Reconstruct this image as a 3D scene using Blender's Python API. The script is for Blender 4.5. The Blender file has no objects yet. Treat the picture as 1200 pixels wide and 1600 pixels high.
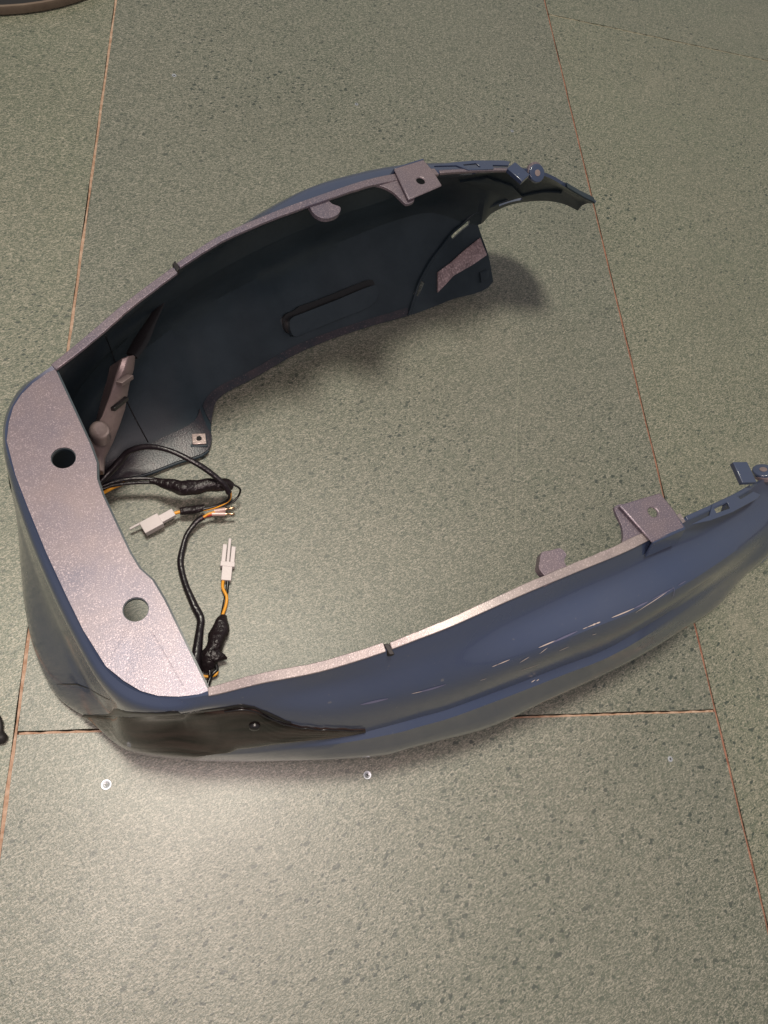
import bpy, bmesh, math, random
import numpy as np
from mathutils import Vector, Matrix
from mathutils.geometry import delaunay_2d_cdt
random.seed(7)
sc = bpy.context.scene
col = sc.collection
S = 0.6                      # metres per unit: the camera stands 0.6 m above the floor
# ------------------------------------------------------------------ camera
F = 1133.0
def nrm(v): return v/np.linalg.norm(v)
BX = nrm(np.array([4748, 174, F]) - 0)                       # across the floor boards (camera axes x right, y down, z forward)
BY = nrm(np.array([-176, -2575, F]))                         # along the floor boards
BX = nrm(BX - BY*np.dot(BX, BY))
UP = np.cross(BY, BX); UP = -UP if UP[1] > 0 else UP
LAT = np.array([-2160., -3680., F]); LAT = nrm(LAT - UP*np.dot(LAT/np.linalg.norm(LAT), UP)*np.linalg.norm(LAT))
LON = np.cross(UP, LAT); LON = nrm(LON); LAT = np.cross(UP, LON)
if LON[0] < 0: LON, LAT = -LON, -LAT
if np.dot(np.cross(LON, LAT), UP) < 0: LAT = -LAT
cam = bpy.data.objects.new('camera', bpy.data.cameras.new('camera')); col.objects.link(cam)
cx = Vector((LON[0], LAT[0], UP[0])); cy = -Vector((LON[1], LAT[1], UP[1])); cz = -Vector((LON[2], LAT[2], UP[2]))
cam.matrix_world = Matrix(((cx.x, cy.x, cz.x, 0), (cx.y, cy.y, cz.y, 0), (cx.z, cy.z, cz.z, S), (0, 0, 0, 1)))
cam.data.sensor_fit = 'VERTICAL'; cam.data.sensor_height = 36.0; cam.data.lens = F/1600*36.0
cam.data.clip_start = 0.01; cam.data.clip_end = 100
sc.camera = cam
def W(px, py, z):
    """point of the place seen at (px,py) of the photograph at height z, in floor units (lon, lat, z)"""
    r = np.array([px-600., py-800., F]); t = -(1-z)/np.dot(r, UP); p = r*t
    return np.array([np.dot(p, LON), np.dot(p, LAT), z])
def PX(P):
    P = np.asarray(P, float)
    p = P[..., 0:1]*LON + P[..., 1:2]*LAT + (P[..., 2:3]-1)*UP
    return np.stack([600+F*p[..., 0]/p[..., 2], 800+F*p[..., 1]/p[..., 2]], -1)
# ------------------------------------------------------------------ world and lamps
w = bpy.data.worlds.new("World"); sc.world = w; w.use_nodes = True
w.node_tree.nodes['Background'].inputs[0].default_value = (0.95, 0.95, 1.0, 1)
w.node_tree.nodes['Background'].inputs[1].default_value = 0.24
def area(name, loc, target, size, power, color, spread=180):
    l = bpy.data.lights.new(name, 'AREA'); l.shape = 'DISK'; l.size = size; l.energy = power; l.color = color; l.spread = math.radians(spread)
    o = bpy.data.objects.new(name, l); col.objects.link(o); o.location = Vector(loc)*S
    d = (Vector(target)-Vector(loc)); o.rotation_euler = d.to_track_quat('-Z', 'Y').to_euler(); return o
area('ceiling_lamp', (0.36, 1.35, 8.0), (0.45, 0.45, 0), 0.9, 172.0, (1.0, 0.95, 0.80))
area('phone_lamp', (-0.01, -0.03, 1.06), (0.10, 0.10, 0), 0.22, 2.3, (1.0, 0.80, 0.76))
sc.view_settings.view_transform = 'Standard'; sc.view_settings.look = 'None'
sc.view_settings.exposure = 0.0; sc.view_settings.gamma = 1.0
# ------------------------------------------------------------------ materials
def mat(name, base, rough=0.5, metal=0.0, coat=0.0, coat_rough=0.1, spec=0.5, noise=None, bump=None, col2=None, rnoise=None, grain=None):
    m = bpy.data.materials.new(name); m.use_nodes = True; nt = m.node_tree; N = nt.nodes; Lk = nt.links
    b = N['Principled BSDF']; b.inputs['Base Color'].default_value = (*base, 1); b.inputs['Roughness'].default_value = rough
    b.inputs['Metallic'].default_value = metal; b.inputs['Coat Weight'].default_value = coat; b.inputs['Coat Roughness'].default_value = coat_rough
    b.inputs['Specular IOR Level'].default_value = spec
    tc = N.new('ShaderNodeTexCoord')
    colsock = None
    if col2:
        n = N.new('ShaderNodeTexNoise'); n.inputs['Scale'].default_value = noise or 20; n.inputs['Detail'].default_value = 6; n.inputs['Roughness'].default_value = .65
        Lk.new(tc.outputs['Object'], n.inputs['Vector'])
        r = N.new('ShaderNodeMapRange'); r.inputs[1].default_value = .35; r.inputs[2].default_value = .68; Lk.new(n.outputs['Fac'], r.inputs[0])
        mx = N.new('ShaderNodeMix'); mx.data_type = 'RGBA'; mx.inputs[6].default_value = (*base, 1); mx.inputs[7].default_value = (*col2, 1)
        Lk.new(r.outputs[0], mx.inputs[0]); colsock = mx.outputs[2]
    if grain:                                                # fine sparkling grain
        n = N.new('ShaderNodeTexNoise'); n.inputs['Scale'].default_value = grain[0]; n.inputs['Detail'].default_value = 2
        Lk.new(tc.outputs['Object'], n.inputs['Vector'])
        r = N.new('ShaderNodeMapRange'); r.inputs[1].default_value = grain[2]; r.inputs[2].default_value = grain[3]; Lk.new(n.outputs['Fac'], r.inputs[0])
        mx = N.new('ShaderNodeMix'); mx.data_type = 'RGBA'; mx.inputs[6].default_value = (*base, 1); mx.inputs[7].default_value = (*grain[1], 1)
        if colsock: Lk.new(colsock, mx.inputs[6])
        Lk.new(r.outputs[0], mx.inputs[0]); colsock = mx.outputs[2]
    if colsock: Lk.new(colsock, b.inputs['Base Color'])
    if rnoise:
        n = N.new('ShaderNodeTexNoise'); n.inputs['Scale'].default_value = rnoise[0]; n.inputs['Detail'].default_value = 5
        Lk.new(tc.outputs['Object'], n.inputs['Vector'])
        r = N.new('ShaderNodeMapRange'); r.inputs[1].default_value = .35; r.inputs[2].default_value = .65; r.inputs[3].default_value = rnoise[1]; r.inputs[4].default_value = rnoise[2]
        Lk.new(n.outputs['Fac'], r.inputs[0]); Lk.new(r.outputs[0], b.inputs['Roughness'])
        if coat:
            r2 = N.new('ShaderNodeMath'); r2.operation = 'MULTIPLY'; r2.inputs[1].default_value = .38; Lk.new(r.outputs[0], r2.inputs[0]); Lk.new(r2.outputs[0], b.inputs['Coat Roughness'])
    if bump:
        n = N.new('ShaderNodeTexNoise'); n.inputs['Scale'].default_value = bump[0]; n.inputs['Detail'].default_value = 3
        Lk.new(tc.outputs['Object'], n.inputs['Vector'])
        bp = N.new('ShaderNodeBump'); bp.inputs['Strength'].default_value = bump[1]; bp.inputs['Distance'].default_value = bump[2]
        Lk.new(n.outputs['Fac'], bp.inputs['Height']); Lk.new(bp.outputs[0], b.inputs['Normal'])
    return m
M_blue = mat('blue_paint', (.036, .051, .100), .38, 0, .9, .1, .5, noise=9, col2=(.046, .060, .104), rnoise=(11, .24, .44), grain=(260, (.10, .105, .13), .72, .80))
M_in = mat('raw_plastic_inside', (.009, .017, .025), .40, 0, 0, spec=.45, noise=7, col2=(.030, .045, .058), rnoise=(10, .30, .55), bump=(900, .15, .0004))
M_spray = mat('overspray_plastic', (.120, .106, .140), .36, .3, 0, noise=16, col2=(.190, .150, .160), grain=(1300, (.36, .29, .31), .52, .76), bump=(1500, .25, .0003))
M_rim = mat('overspray_rim_sheen', (.30, .255, .245), .36, .25, 0, noise=40, col2=(.20, .17, .175), grain=(1200, (.50, .42, .42), .54, .76), bump=(1400, .25, .0003))  # paler tone paints the mirrored lamp light on the near rim
M_pink = mat('grey_lamp_housing', (.30, .235, .225), .38, .3, 0, noise=40, col2=(.18, .14, .14), bump=(200, .2, .001))
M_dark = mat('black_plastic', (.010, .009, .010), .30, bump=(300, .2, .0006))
M_tape = mat('black_tape', (.013, .008, .010), .40, spec=.5, bump=(190, 1.0, .0022))
M_sleeve = mat('black_sleeve', (.014, .010, .013), .33, spec=.6, bump=(260, .5, .001))
M_yel = mat('yellow_wire', (.75, .33, .02), .4)
M_red = mat('red_wire', (.45, .02, .03), .4)
M_white = mat('white_nylon', (.62, .56, .56), .35, bump=(300, .1, .0004))
M_white.node_tree.nodes['Principled BSDF'].inputs['Subsurface Weight'].default_value = .25
M_white.node_tree.nodes['Principled BSDF'].inputs['Subsurface Radius'].default_value = (.003, .003, .003)
M_clear = mat('clear_sleeve', (.50, .33, .30), .25, spec=.8)
M_brass = mat('brass', (.60, .40, .25), .3, 1.0)
M_steel = mat('zinc_steel', (.50, .52, .56), .45, .7, bump=(900, .2, .0004))
M_clip = mat('clip_metal', (.50, .40, .38), .35, .6, bump=(500, .3, .0005))
M_scr = mat('scratched_primer', (.50, .42, .38), .5)
M_scr2 = mat('scuffed_paint', (.12, .12, .19), .4)
M_wood = mat('raw_chipboard_edge', (.33, .18, .11), .8, noise=160, col2=(.56, .40, .30), bump=(400, .6, .002))
M_woodp = mat('pale_dusty_joint', (.34, .29, .21), .85, noise=160, col2=(.22, .20, .14))
M_woodr = mat('red_brown_joint', (.22, .085, .055), .85, noise=160, col2=(.38, .20, .14), bump=(400, .6, .002))
M_glint = mat('painted_glint_plastic', (.42, .31, .32), .30, .2, 0, noise=60, col2=(.18, .13, .14), grain=(500, (.6, .45, .46), .5, .7), bump=(450, .8, .001))  # pale pinkish colour paints the lamp glint on the pocket face
M_under = mat('dark_under_board', (.07, .03, .02), .9)  # dark brown base board under the open joints
M_rubber = mat('dark_rubber', (.012, .010, .010), .6)
M_tan = mat('tan_rim', (.14, .095, .07), .6, noise=30, col2=(.20, .15, .11))
def lens_mat():
    m = mat('smoked_lens', (.010, .008, .007), .16, 0, .15, .08, .18); nt = m.node_tree; N = nt.nodes; Lk = nt.links; b = N['Principled BSDF']
    tc = N.new('ShaderNodeAttribute'); tc.attribute_name = 'along'; mp = N.new('ShaderNodeMapping'); mp.inputs['Scale'].default_value = (.7, 4.6, 1); mp.inputs['Rotation'].default_value = (0, 0, .05)
    Lk.new(tc.outputs['Vector'], mp.inputs[0])
    n = N.new('ShaderNodeTexNoise'); n.inputs['Scale'].default_value = 1.0; n.inputs['Detail'].default_value = 3; Lk.new(mp.outputs[0], n.inputs['Vector'])
    r = N.new('ShaderNodeMapRange'); r.inputs[1].default_value = .35; r.inputs[2].default_value = .65; Lk.new(n.outputs['Fac'], r.inputs[0])
    mx = N.new('ShaderNodeMix'); mx.data_type = 'RGBA'; mx.inputs[6].default_value = (.002, .0015, .0015, 1); mx.inputs[7].default_value = (.040, .025, .021, 1)
    Lk.new(r.outputs[0], mx.inputs[0]); Lk.new(mx.outputs[2], b.inputs['Base Color']); return m
M_lens = lens_mat()
def floor_mat():
    m = bpy.data.materials.new('green_chipboard'); m.use_nodes = True; nt = m.node_tree; N = nt.nodes; Lk = nt.links; b = N['Principled BSDF']
    tc = N.new('ShaderNodeTexCoord'); src = tc.outputs['Object']
    def noise(scale, det=3, rough=.5, vec=None, dist=0):
        n = N.new('ShaderNodeTexNoise'); n.inputs['Scale'].default_value = scale; n.inputs['Detail'].default_value = det; n.inputs['Roughness'].default_value = rough; n.inputs['Distortion'].default_value = dist
        Lk.new(vec or src, n.inputs['Vector']); return n.outputs['Fac']
    def rng(s, a, b_, c=0, d=1):
        r = N.new('ShaderNodeMapRange'); r.inputs[1].default_value = a; r.inputs[2].default_value = b_; r.inputs[3].default_value = c; r.inputs[4].default_value = d; Lk.new(s, r.inputs[0]); return r.outputs[0]
    def mix(f, a, b_):
        x = N.new('ShaderNodeMix'); x.data_type = 'RGBA'; Lk.new(f, x.inputs[0])
        for i, v in ((6, a), (7, b_)):
            if isinstance(v, tuple): x.inputs[i].default_value = (*v, 1)
            else: Lk.new(v, x.inputs[i])
        return x.outputs[2]
    def mapping(rot, scl):
        mp = N.new('ShaderNodeMapping'); mp.inputs['Rotation'].default_value = (0, 0, rot); mp.inputs['Scale'].default_value = scl; Lk.new(src, mp.inputs[0]); return mp.outputs[0]
    def mul(a, b_):
        q = N.new('ShaderNodeMath'); q.operation = 'MULTIPLY'; Lk.new(a, q.inputs[0])
        if isinstance(b_, float): q.inputs[1].default_value = b_
        else: Lk.new(b_, q.inputs[1])
        return q.outputs[0]
    c = mix(rng(noise(4.5, 4, .6), .35, .65), (.138, .156, .102), (.208, .190, .140))          # broad dust
    c = mix(rng(noise(22, 4, .65), .40, .66), c, (.170, .165, .124))
    c = mix(rng(noise(650, 2, .6), .44, .60), (.072, .088, .060), c)                            # fibre grain
    c = mix(rng(noise(340, 3, .7), .46, .64), c, (.078, .092, .058))
    c = mix(mul(rng(noise(110, 4, .7), .50, .66), .8), c, (.070, .088, .060))
    for k, (rot, th) in enumerate(((.35, .62), (1.5, .63), (2.5, .62), (.95, .64))):            # pale splinters in several directions
        c = mix(rng(noise(1, 1, .4, mapping(rot, (330, 1150, 1)), 1.4), th-.01, th+.05), c, (.34, .31, .245))
    dn = N.new('ShaderNodeTexNoise'); dn.inputs['Scale'].default_value = 260; dn.inputs['Detail'].default_value = 3; Lk.new(src, dn.inputs['Vector'])
    area_f = rng(noise(3.2, 3, .6), .38, .60, .25, 1)
    for scale, amp, size, keep, rot in ((95, .0050, .27, .74, .5), (180, .0030, .28, .66, 1.9), (40, .0075, .13, .74, 1.1)):   # dark flecks
        sb = N.new('ShaderNodeVectorMath'); sb.operation = 'MULTIPLY_ADD'; sb.inputs[1].default_value = (amp,)*3; Lk.new(dn.outputs['Color'], sb.inputs[0]); Lk.new(src, sb.inputs[2])
        mp = N.new('ShaderNodeMapping'); mp.inputs['Rotation'].default_value = (0, 0, rot); mp.inputs['Scale'].default_value = (1, 1.7, 1); Lk.new(sb.outputs[0], mp.inputs[0])
        vo = N.new('ShaderNodeTexVoronoi'); vo.voronoi_dimensions = '2D'; vo.inputs['Scale'].default_value = scale; Lk.new(mp.outputs[0], vo.inputs['Vector'])
        sx = N.new('ShaderNodeSeparateColor'); Lk.new(vo.outputs['Color'], sx.inputs[0])
        on = rng(sx.outputs[0], keep, keep+.02); sz = rng(sx.outputs[1], 0, 1, size*.35, size)
        sub = N.new('ShaderNodeMath'); sub.operation = 'SUBTRACT'; Lk.new(sz, sub.inputs[0]); Lk.new(vo.outputs['Distance'], sub.inputs[1])
        c = mix(mul(mul(mul(rng(sub.outputs[0], 0, .04), on), area_f), .95), c, (.024, .036, .027))
    c = mix(mul(rng(noise(1.7, 5, .65), .50, .70), .30), c, (.090, .098, .066))
    c = mix(mul(rng(noise(2.6, 6, .7, None, 1.5), .56, .74), .35), c, (.30, .27, .21))
    oi = N.new('ShaderNodeObjectInfo'); hv = N.new('ShaderNodeHueSaturation'); Lk.new(c, hv.inputs['Color']); Lk.new(rng(oi.outputs['Random'], 0, 1, .93, 1.07), hv.inputs['Value']); Lk.new(rng(oi.outputs['Random'], 0, 1, .88, 1.1), hv.inputs['Saturation']); c = hv.outputs[0]
    Lk.new(c, b.inputs['Base Color'])
    Lk.new(rng(noise(5, 4), .3, .7, .41, .50), b.inputs['Roughness']); b.inputs['Specular IOR Level'].default_value = .95
    bp = N.new('ShaderNodeBump'); bp.inputs['Strength'].default_value = .35; bp.inputs['Distance'].default_value = .0006
    Lk.new(noise(620, 3, .6), bp.inputs['Height']); Lk.new(bp.outputs[0], b.inputs['Normal'])
    return m
M_floor = floor_mat()
# ------------------------------------------------------------------ helpers
def tag(o, label=None, cat=None, group=None, kind=None):
    for k, v in (('label', label), ('category', cat), ('group', group), ('kind', kind)):
        if v: o[k] = v
    return o
def empty(name, loc, label, cat, group=None):
    o = bpy.data.objects.new(name, None); col.objects.link(o); o.location = Vector(loc)*S; o.empty_display_size = .02
    return tag(o, label, cat, group)
def origin(o):
    v = Vector((0, 0, 0))
    while o is not None: v += o.location; o = o.parent
    return v
def mesh(name, verts, faces, m, parent=None, smooth=True, label=None, bevel=0, mats=None, loc=None, attr=None):
    """verts in floor units"""
    base = origin(parent) if parent else Vector((0, 0, 0))
    if loc is not None: base = base + Vector(loc)*S
    me = bpy.data.meshes.new(name); me.from_pydata([tuple(Vector(v)*S-base) for v in verts], [], faces)
    for x in (mats or [m]): me.materials.append(x)
    if attr is not None:
        at = me.attributes.new('along', 'FLOAT_VECTOR', 'POINT'); at.data.foreach_set('vector', [x for v in attr for x in v])
    bm = bmesh.new(); bm.from_mesh(me); bmesh.ops.remove_doubles(bm, verts=bm.verts, dist=1e-6); bmesh.ops.recalc_face_normals(bm, faces=bm.faces); bm.to_mesh(me); bm.free()
    me.polygons.foreach_set('use_smooth', [smooth]*len(me.polygons)); me.update()
    o = bpy.data.objects.new(name, me); col.objects.link(o)
    if parent: o.parent = parent
    if loc is not None: o.location = Vector(loc)*S
    if bevel:
        b = o.modifiers.new('bevel', 'BEVEL'); b.width = bevel*S; b.segments = 2; b.limit_method = 'ANGLE'; b.angle_limit = math.radians(40)
        b.harden_normals = False
        me.set_sharp_from_angle(angle=math.radians(40))
    elif smooth: me.set_sharp_from_angle(angle=math.radians(50))
    if label: o['label'] = label
    return o
def frame(pts):
    pts = [Vector(p) for p in pts]; n = len(pts)
    T = [(pts[min(i+1, n-1)]-pts[max(i-1, 0)]).normalized() for i in range(n)]
    a = Vector((0, 0, 1)) if abs(T[0].z) < .9 else Vector((1, 0, 0)); N = [(a-T[0]*a.dot(T[0])).normalized()]
    for i in range(1, n):
        v = N[-1]-T[i]*N[-1].dot(T[i]); N.append(v.normalized())
    return pts, T, N
def catmull(P, sub):
    P = [np.asarray(p, float) for p in P]; n = len(P); out = []
    for i in range(n-1):
        p0 = P[max(i-1, 0)]; p1 = P[i]; p2 = P[i+1]; p3 = P[min(i+2, n-1)]
        for k in range(sub):
            t = k/sub
            out.append(.5*((2*p1)+(-p0+p2)*t+(2*p0-5*p1+4*p2-p3)*t*t+(-p0+3*p1-3*p2+p3)*t**3))
    out.append(P[-1]); return out
def tube(name, pts, r, m, parent, sub=8, seg=10, lump=0.0, flat=1.0, label=None):
    """pts (lon,lat,z); r a number or one radius per point; lump adds wrapped-tape unevenness"""
    rr = r if isinstance(r, (list, tuple)) else [r]*len(pts)
    Q = catmull([list(p)+[q] for p, q in zip(pts, rr)], sub)
    P, T, N = frame([q[:3] for q in Q]); vs = []; fs = []
    rnd = random.Random(len(pts)*13+int(1000*pts[0][0])); ph = rnd.random()*6
    for i, p in enumerate(P):
        B = T[i].cross(N[i]); rad = Q[i][3]
        for k in range(seg):
            a = 2*math.pi*k/seg
            l = 1+lump*(math.sin(i*.45+a+ph)*.5+math.sin(i*.23-2*a+ph*2)*.5+.25*((i*.31+a/6.283) % 1)+(rnd.random()-.5)*.25)
            vs.append(p+(N[i]*math.cos(a)*flat+B*math.sin(a))*rad*l)
    for i in range(len(P)-1):
        for k in range(seg):
            fs.append((i*seg+k, i*seg+(k+1) % seg, (i+1)*seg+(k+1) % seg, (i+1)*seg+k))
    fs.append(tuple(range(seg))[::-1]); fs.append(tuple((len(P)-1)*seg+k for k in range(seg)))
    return mesh(name, vs, fs, m, parent, label=label)
def slab(name, loops, top, thick, m, parent, bevel=.0008, label=None, lift=None, mats=None):
    """flat piece: outline plus holes in (lon,lat); top a height or f(lon,lat)"""
    f = top if callable(top) else (lambda x, y: top)
    allp = [Vector((x, y)) for lp in loops for x, y in lp]; ed = []; k = 0
    for lp in loops: ed += [(k+i, k+(i+1) % len(lp)) for i in range(len(lp))]; k += len(lp)
    def inside(p, lp):
        r = False; j = len(lp)-1
        for i in range(len(lp)):
            if (lp[i][1] > p[1]) != (lp[j][1] > p[1]) and p[0] < (lp[j][0]-lp[i][0])*(p[1]-lp[i][1])/(lp[j][1]-lp[i][1])+lp[i][0]: r = not r
            j = i
        return r
    ov, _, of, oi, _, _ = delaunay_2d_cdt(allp, ed, [], 0, 1e-7)
    tri = []
    for t in of:
        c_ = (ov[t[0]]+ov[t[1]]+ov[t[2]])/3
        if inside(c_, loops[0]) and not any(inside(c_, h) for h in loops[1:]) and all(oi[v] for v in t): tri.append([oi[v][0] for v in t])
    flat = [p for lp in loops for p in lp]; n = len(flat)
    vs = [(x, y, f(x, y)) for x, y in flat]+[(x, y, f(x, y)-thick) for x, y in flat]
    fs = [tuple(t) for t in tri]+[tuple(i+n for i in t[::-1]) for t in tri]; k = 0
    for lp in loops:
        L = len(lp)
        for i in range(L): a = k+i; b = k+(i+1) % L; fs.append((a, b, b+n, a+n))
        k += L
    return mesh(name, vs, fs, m, parent, smooth=False, bevel=bevel, label=label)
def circle(x, y, r, n=28, sy=1.0): return [(x+r*math.cos(2*math.pi*i/n), y+r*sy*math.sin(2*math.pi*i/n)) for i in range(n)]
def smooth_loop(pts, sub=5, closed=True):
    P = [np.array(p, float) for p in pts]; n = len(P); out = []
    for i in range(n):
        p0, p1, p2, p3 = P[(i-1) % n], P[i], P[(i+1) % n], P[(i+2) % n]
        for k in range(sub):
            t = k/sub; out.append(tuple(.5*((2*p1)+(-p0+p2)*t+(2*p0-5*p1+4*p2-p3)*t*t+(-p0+3*p1-3*p2+p3)*t**3)))
    return out
def box(name, c, ax, ay, az, m, parent, bevel=.0008, label=None):
    """box round c with half-axis vectors (floor units)"""
    c, ax, ay, az = (Vector(v) for v in (c, ax, ay, az))
    vs = [c+ax*i+ay*j+az*k for i in (-1, 1) for j in (-1, 1) for k in (-1, 1)]
    fs = [(0, 1, 3, 2), (4, 6, 7, 5), (0, 4, 5, 1), (2, 3, 7, 6), (0, 2, 6, 4), (1, 5, 7, 3)]
    return mesh(name, vs, fs, m, parent, smooth=False, bevel=bevel, label=label)

# ------------------------------------------------------------------ the floor: chipboard panels with open joints
def bf(a, b, z=0.0):                                           # board axes -> (lon, lat, z)
    p = BX*a+BY*b; return (float(np.dot(p, LON)), float(np.dot(p, LAT)), z)
floor = mesh('floor', [bf(-7, -7, -.035), bf(7, -7, -.035), bf(7, 8, -.035), bf(-7, 8, -.035)], [(0, 1, 2, 3)], M_under)
tag(floor, 'green chipboard floor of large panels with orange raw joints', None, None, 'structure')
colsx = [(-3.2, -2.205), (-2.2, -1.222), (-1.218, -.2260), (-.2212, .7660), (.7705, 1.76), (1.764, 2.75)]
rows = [[-2.6, -.9, .8, 2.5, 4.2], [-3.4, -1.7, 0., 1.7, 3.4], [-2.9, -1.25, -0.6, 2.3, 4], [-3.2, -1.548, .138, 2.45, 4.2], [-1.6, -1.55, -1.4, 1.824, 3.6], [-2.6, -.9, .8, 2.5, 4.2]]
rows[2] = [-4.1, -2.4, -.72, 2.35, 4.2]; rows[4] = [-4.0, -1.55, 1.824, 3.6]
rf = random.Random(3)
def edge_pts(p, q, n, j):                                      # slightly chipped edge
    return [(p[0]+(q[0]-p[0])*i/n+(rf.uniform(-j, j) if p[0] == q[0] and 0 < i < n else 0), p[1]+(q[1]-p[1])*i/n+(rf.uniform(-j, j) if p[1] == q[1] and 0 < i < n else 0)) for i in range(n)]
for (x0, x1), rw in zip(colsx, rows):
    for i in range(len(rw)-1):
        y0 = rw[i]+.0024; y1 = rw[i+1]-.0022
        near = x0 < 1 and x1 > -.3
        n1, n2 = (26, 90) if near else (2, 2)
        j = .0005 if near else 0
        lp = edge_pts((x0, y0), (x1, y0), n1, j)+edge_pts((x1, y0), (x1, y1), n2, j)+edge_pts((x1, y1), (x0, y1), n1, j)+edge_pts((x0, y1), (x0, y0), n2, j)
        loop = [bf(a, b)[:2] for a, b in lp]; n = len(loop); z0 = rf.uniform(-.0006, 0)
        vs = [(x, y, z0) for x, y in loop]+[(x, y, -.03) for x, y in loop]
        mesh('floor_board', vs, [tuple(range(n))]+[(k, (k+1) % n, n+(k+1) % n, n+k) for k in range(n)], M_floor, floor, smooth=False)
# raw tongue edges showing in the joints
def tongue(x0, y0, x1, y1, wd, z):
    n = 120; P = []; vs = []; fs = []
    for i in range(n+1):
        t = i/n; x = x0+(x1-x0)*t; y = y0+(y1-y0)*t
        ww = wd*(1+.35*math.sin(i*1.7)+.5*(rf.random()-.5)); zz = z-rf.random()*.0016
        if x0 == x1: a, b = (x-ww, y), (x+ww, y)
        else: a, b = (x, y-ww), (x, y+ww)
        vs += [bf(*a, zz), bf(*b, zz), bf(*b, -.02), bf(*a, -.02)]
        if i: o = (i-1)*4; fs += [(o, o+1, o+5, o+4), (o+1, o+2, o+6, o+5), (o+3, o, o+4, o+7)]
    mesh('joint_tongue', vs, fs, M_woodr if x0 == .7682 else M_woodp if y0 > 1.5 else M_wood, floor, smooth=False)
tongue(-.2235, -1.5, -.2235, 4, .0021, -.0014); tongue(.7682, -1.5, .7682, 4, .0019, -.0014)
tongue(-.2200, .1372, .766, .1372, .0015, -.0016); tongue(.772, 1.8240, 1.76, 1.8240, .0019, -.0003)
# hairline scratch across the middle panel
pts_ = catmull([W(*q_, .0004)[:2] for q_ in ((812, 555), (808, 640), (806, 760), (804, 838), (790, 872), (768, 915), (757, 950))], 6)
vs = []; fs = []
for i, p in enumerate(pts_):
    vs += [(p[0]-.0003, p[1]-.0001, .0004), (p[0]+.0003, p[1]+.0001, .0004)]
    if i: k = 2*i; fs.append((k-2, k-1, k+1, k))
mesh('floor_scratch', vs, fs, mat('pale_scratch', (.42, .42, .33), .7), floor)
# countersunk floor screws
def screw(px, py, r, label, cross=True, rot=0.):
    c = W(px, py, 0); o = empty('floor_screw', (c[0], c[1], 0), label, 'screw', 'screws in the floor panels')
    nseg = 24; rings = [(1.0, .0002), (.93, .0008), (.60, .0009), (.5, .0004)]
    vs = []; fs = []
    for q, z in rings: vs += [(c[0]+r*q*math.cos(2*math.pi*k/nseg+rot), c[1]+r*q*math.sin(2*math.pi*k/nseg+rot), z) for k in range(nseg)]
    for i in range(len(rings)-1): fs += [(i*nseg+k, i*nseg+(k+1) % nseg, (i+1)*nseg+(k+1) % nseg, (i+1)*nseg+k) for k in range(nseg)]
    fs.append(tuple((len(rings)-1)*nseg+k for k in range(nseg)))
    mesh('screw_head', vs, fs, M_steel, o)
    star = [(c[0]+r*(.42 if k % 2 else .22)*math.cos(math.pi*k/4+rot), c[1]+r*(.42 if k % 2 else .22)*math.sin(math.pi*k/4+rot)) for k in range(8)]
    slab('recess', [star], .0012, .0006, M_dark, o, bevel=0)
screw(166, 1226, .0064, 'bright countersunk screw in the pale patch below the smoked lens, near the left joint', rot=.3)
screw(574, 1211, .0056, 'countersunk screw beside the shadow just under the blue side panel')
screw(272, 118, .0045, 'glinting screw head at the upper left, right of the long left joint')
screw(557, 163, .0038, 'small screw head at the top centre above the far arm')
screw(800, 205, .0038, 'small screw head above the far arm tip, left of the long right joint')
screw(1047, 1186, .0042, 'tiny paint-clogged screw head under the end of the short cross joint')

# ------------------------------------------------------------------ fairing surface
MID = .315
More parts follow.
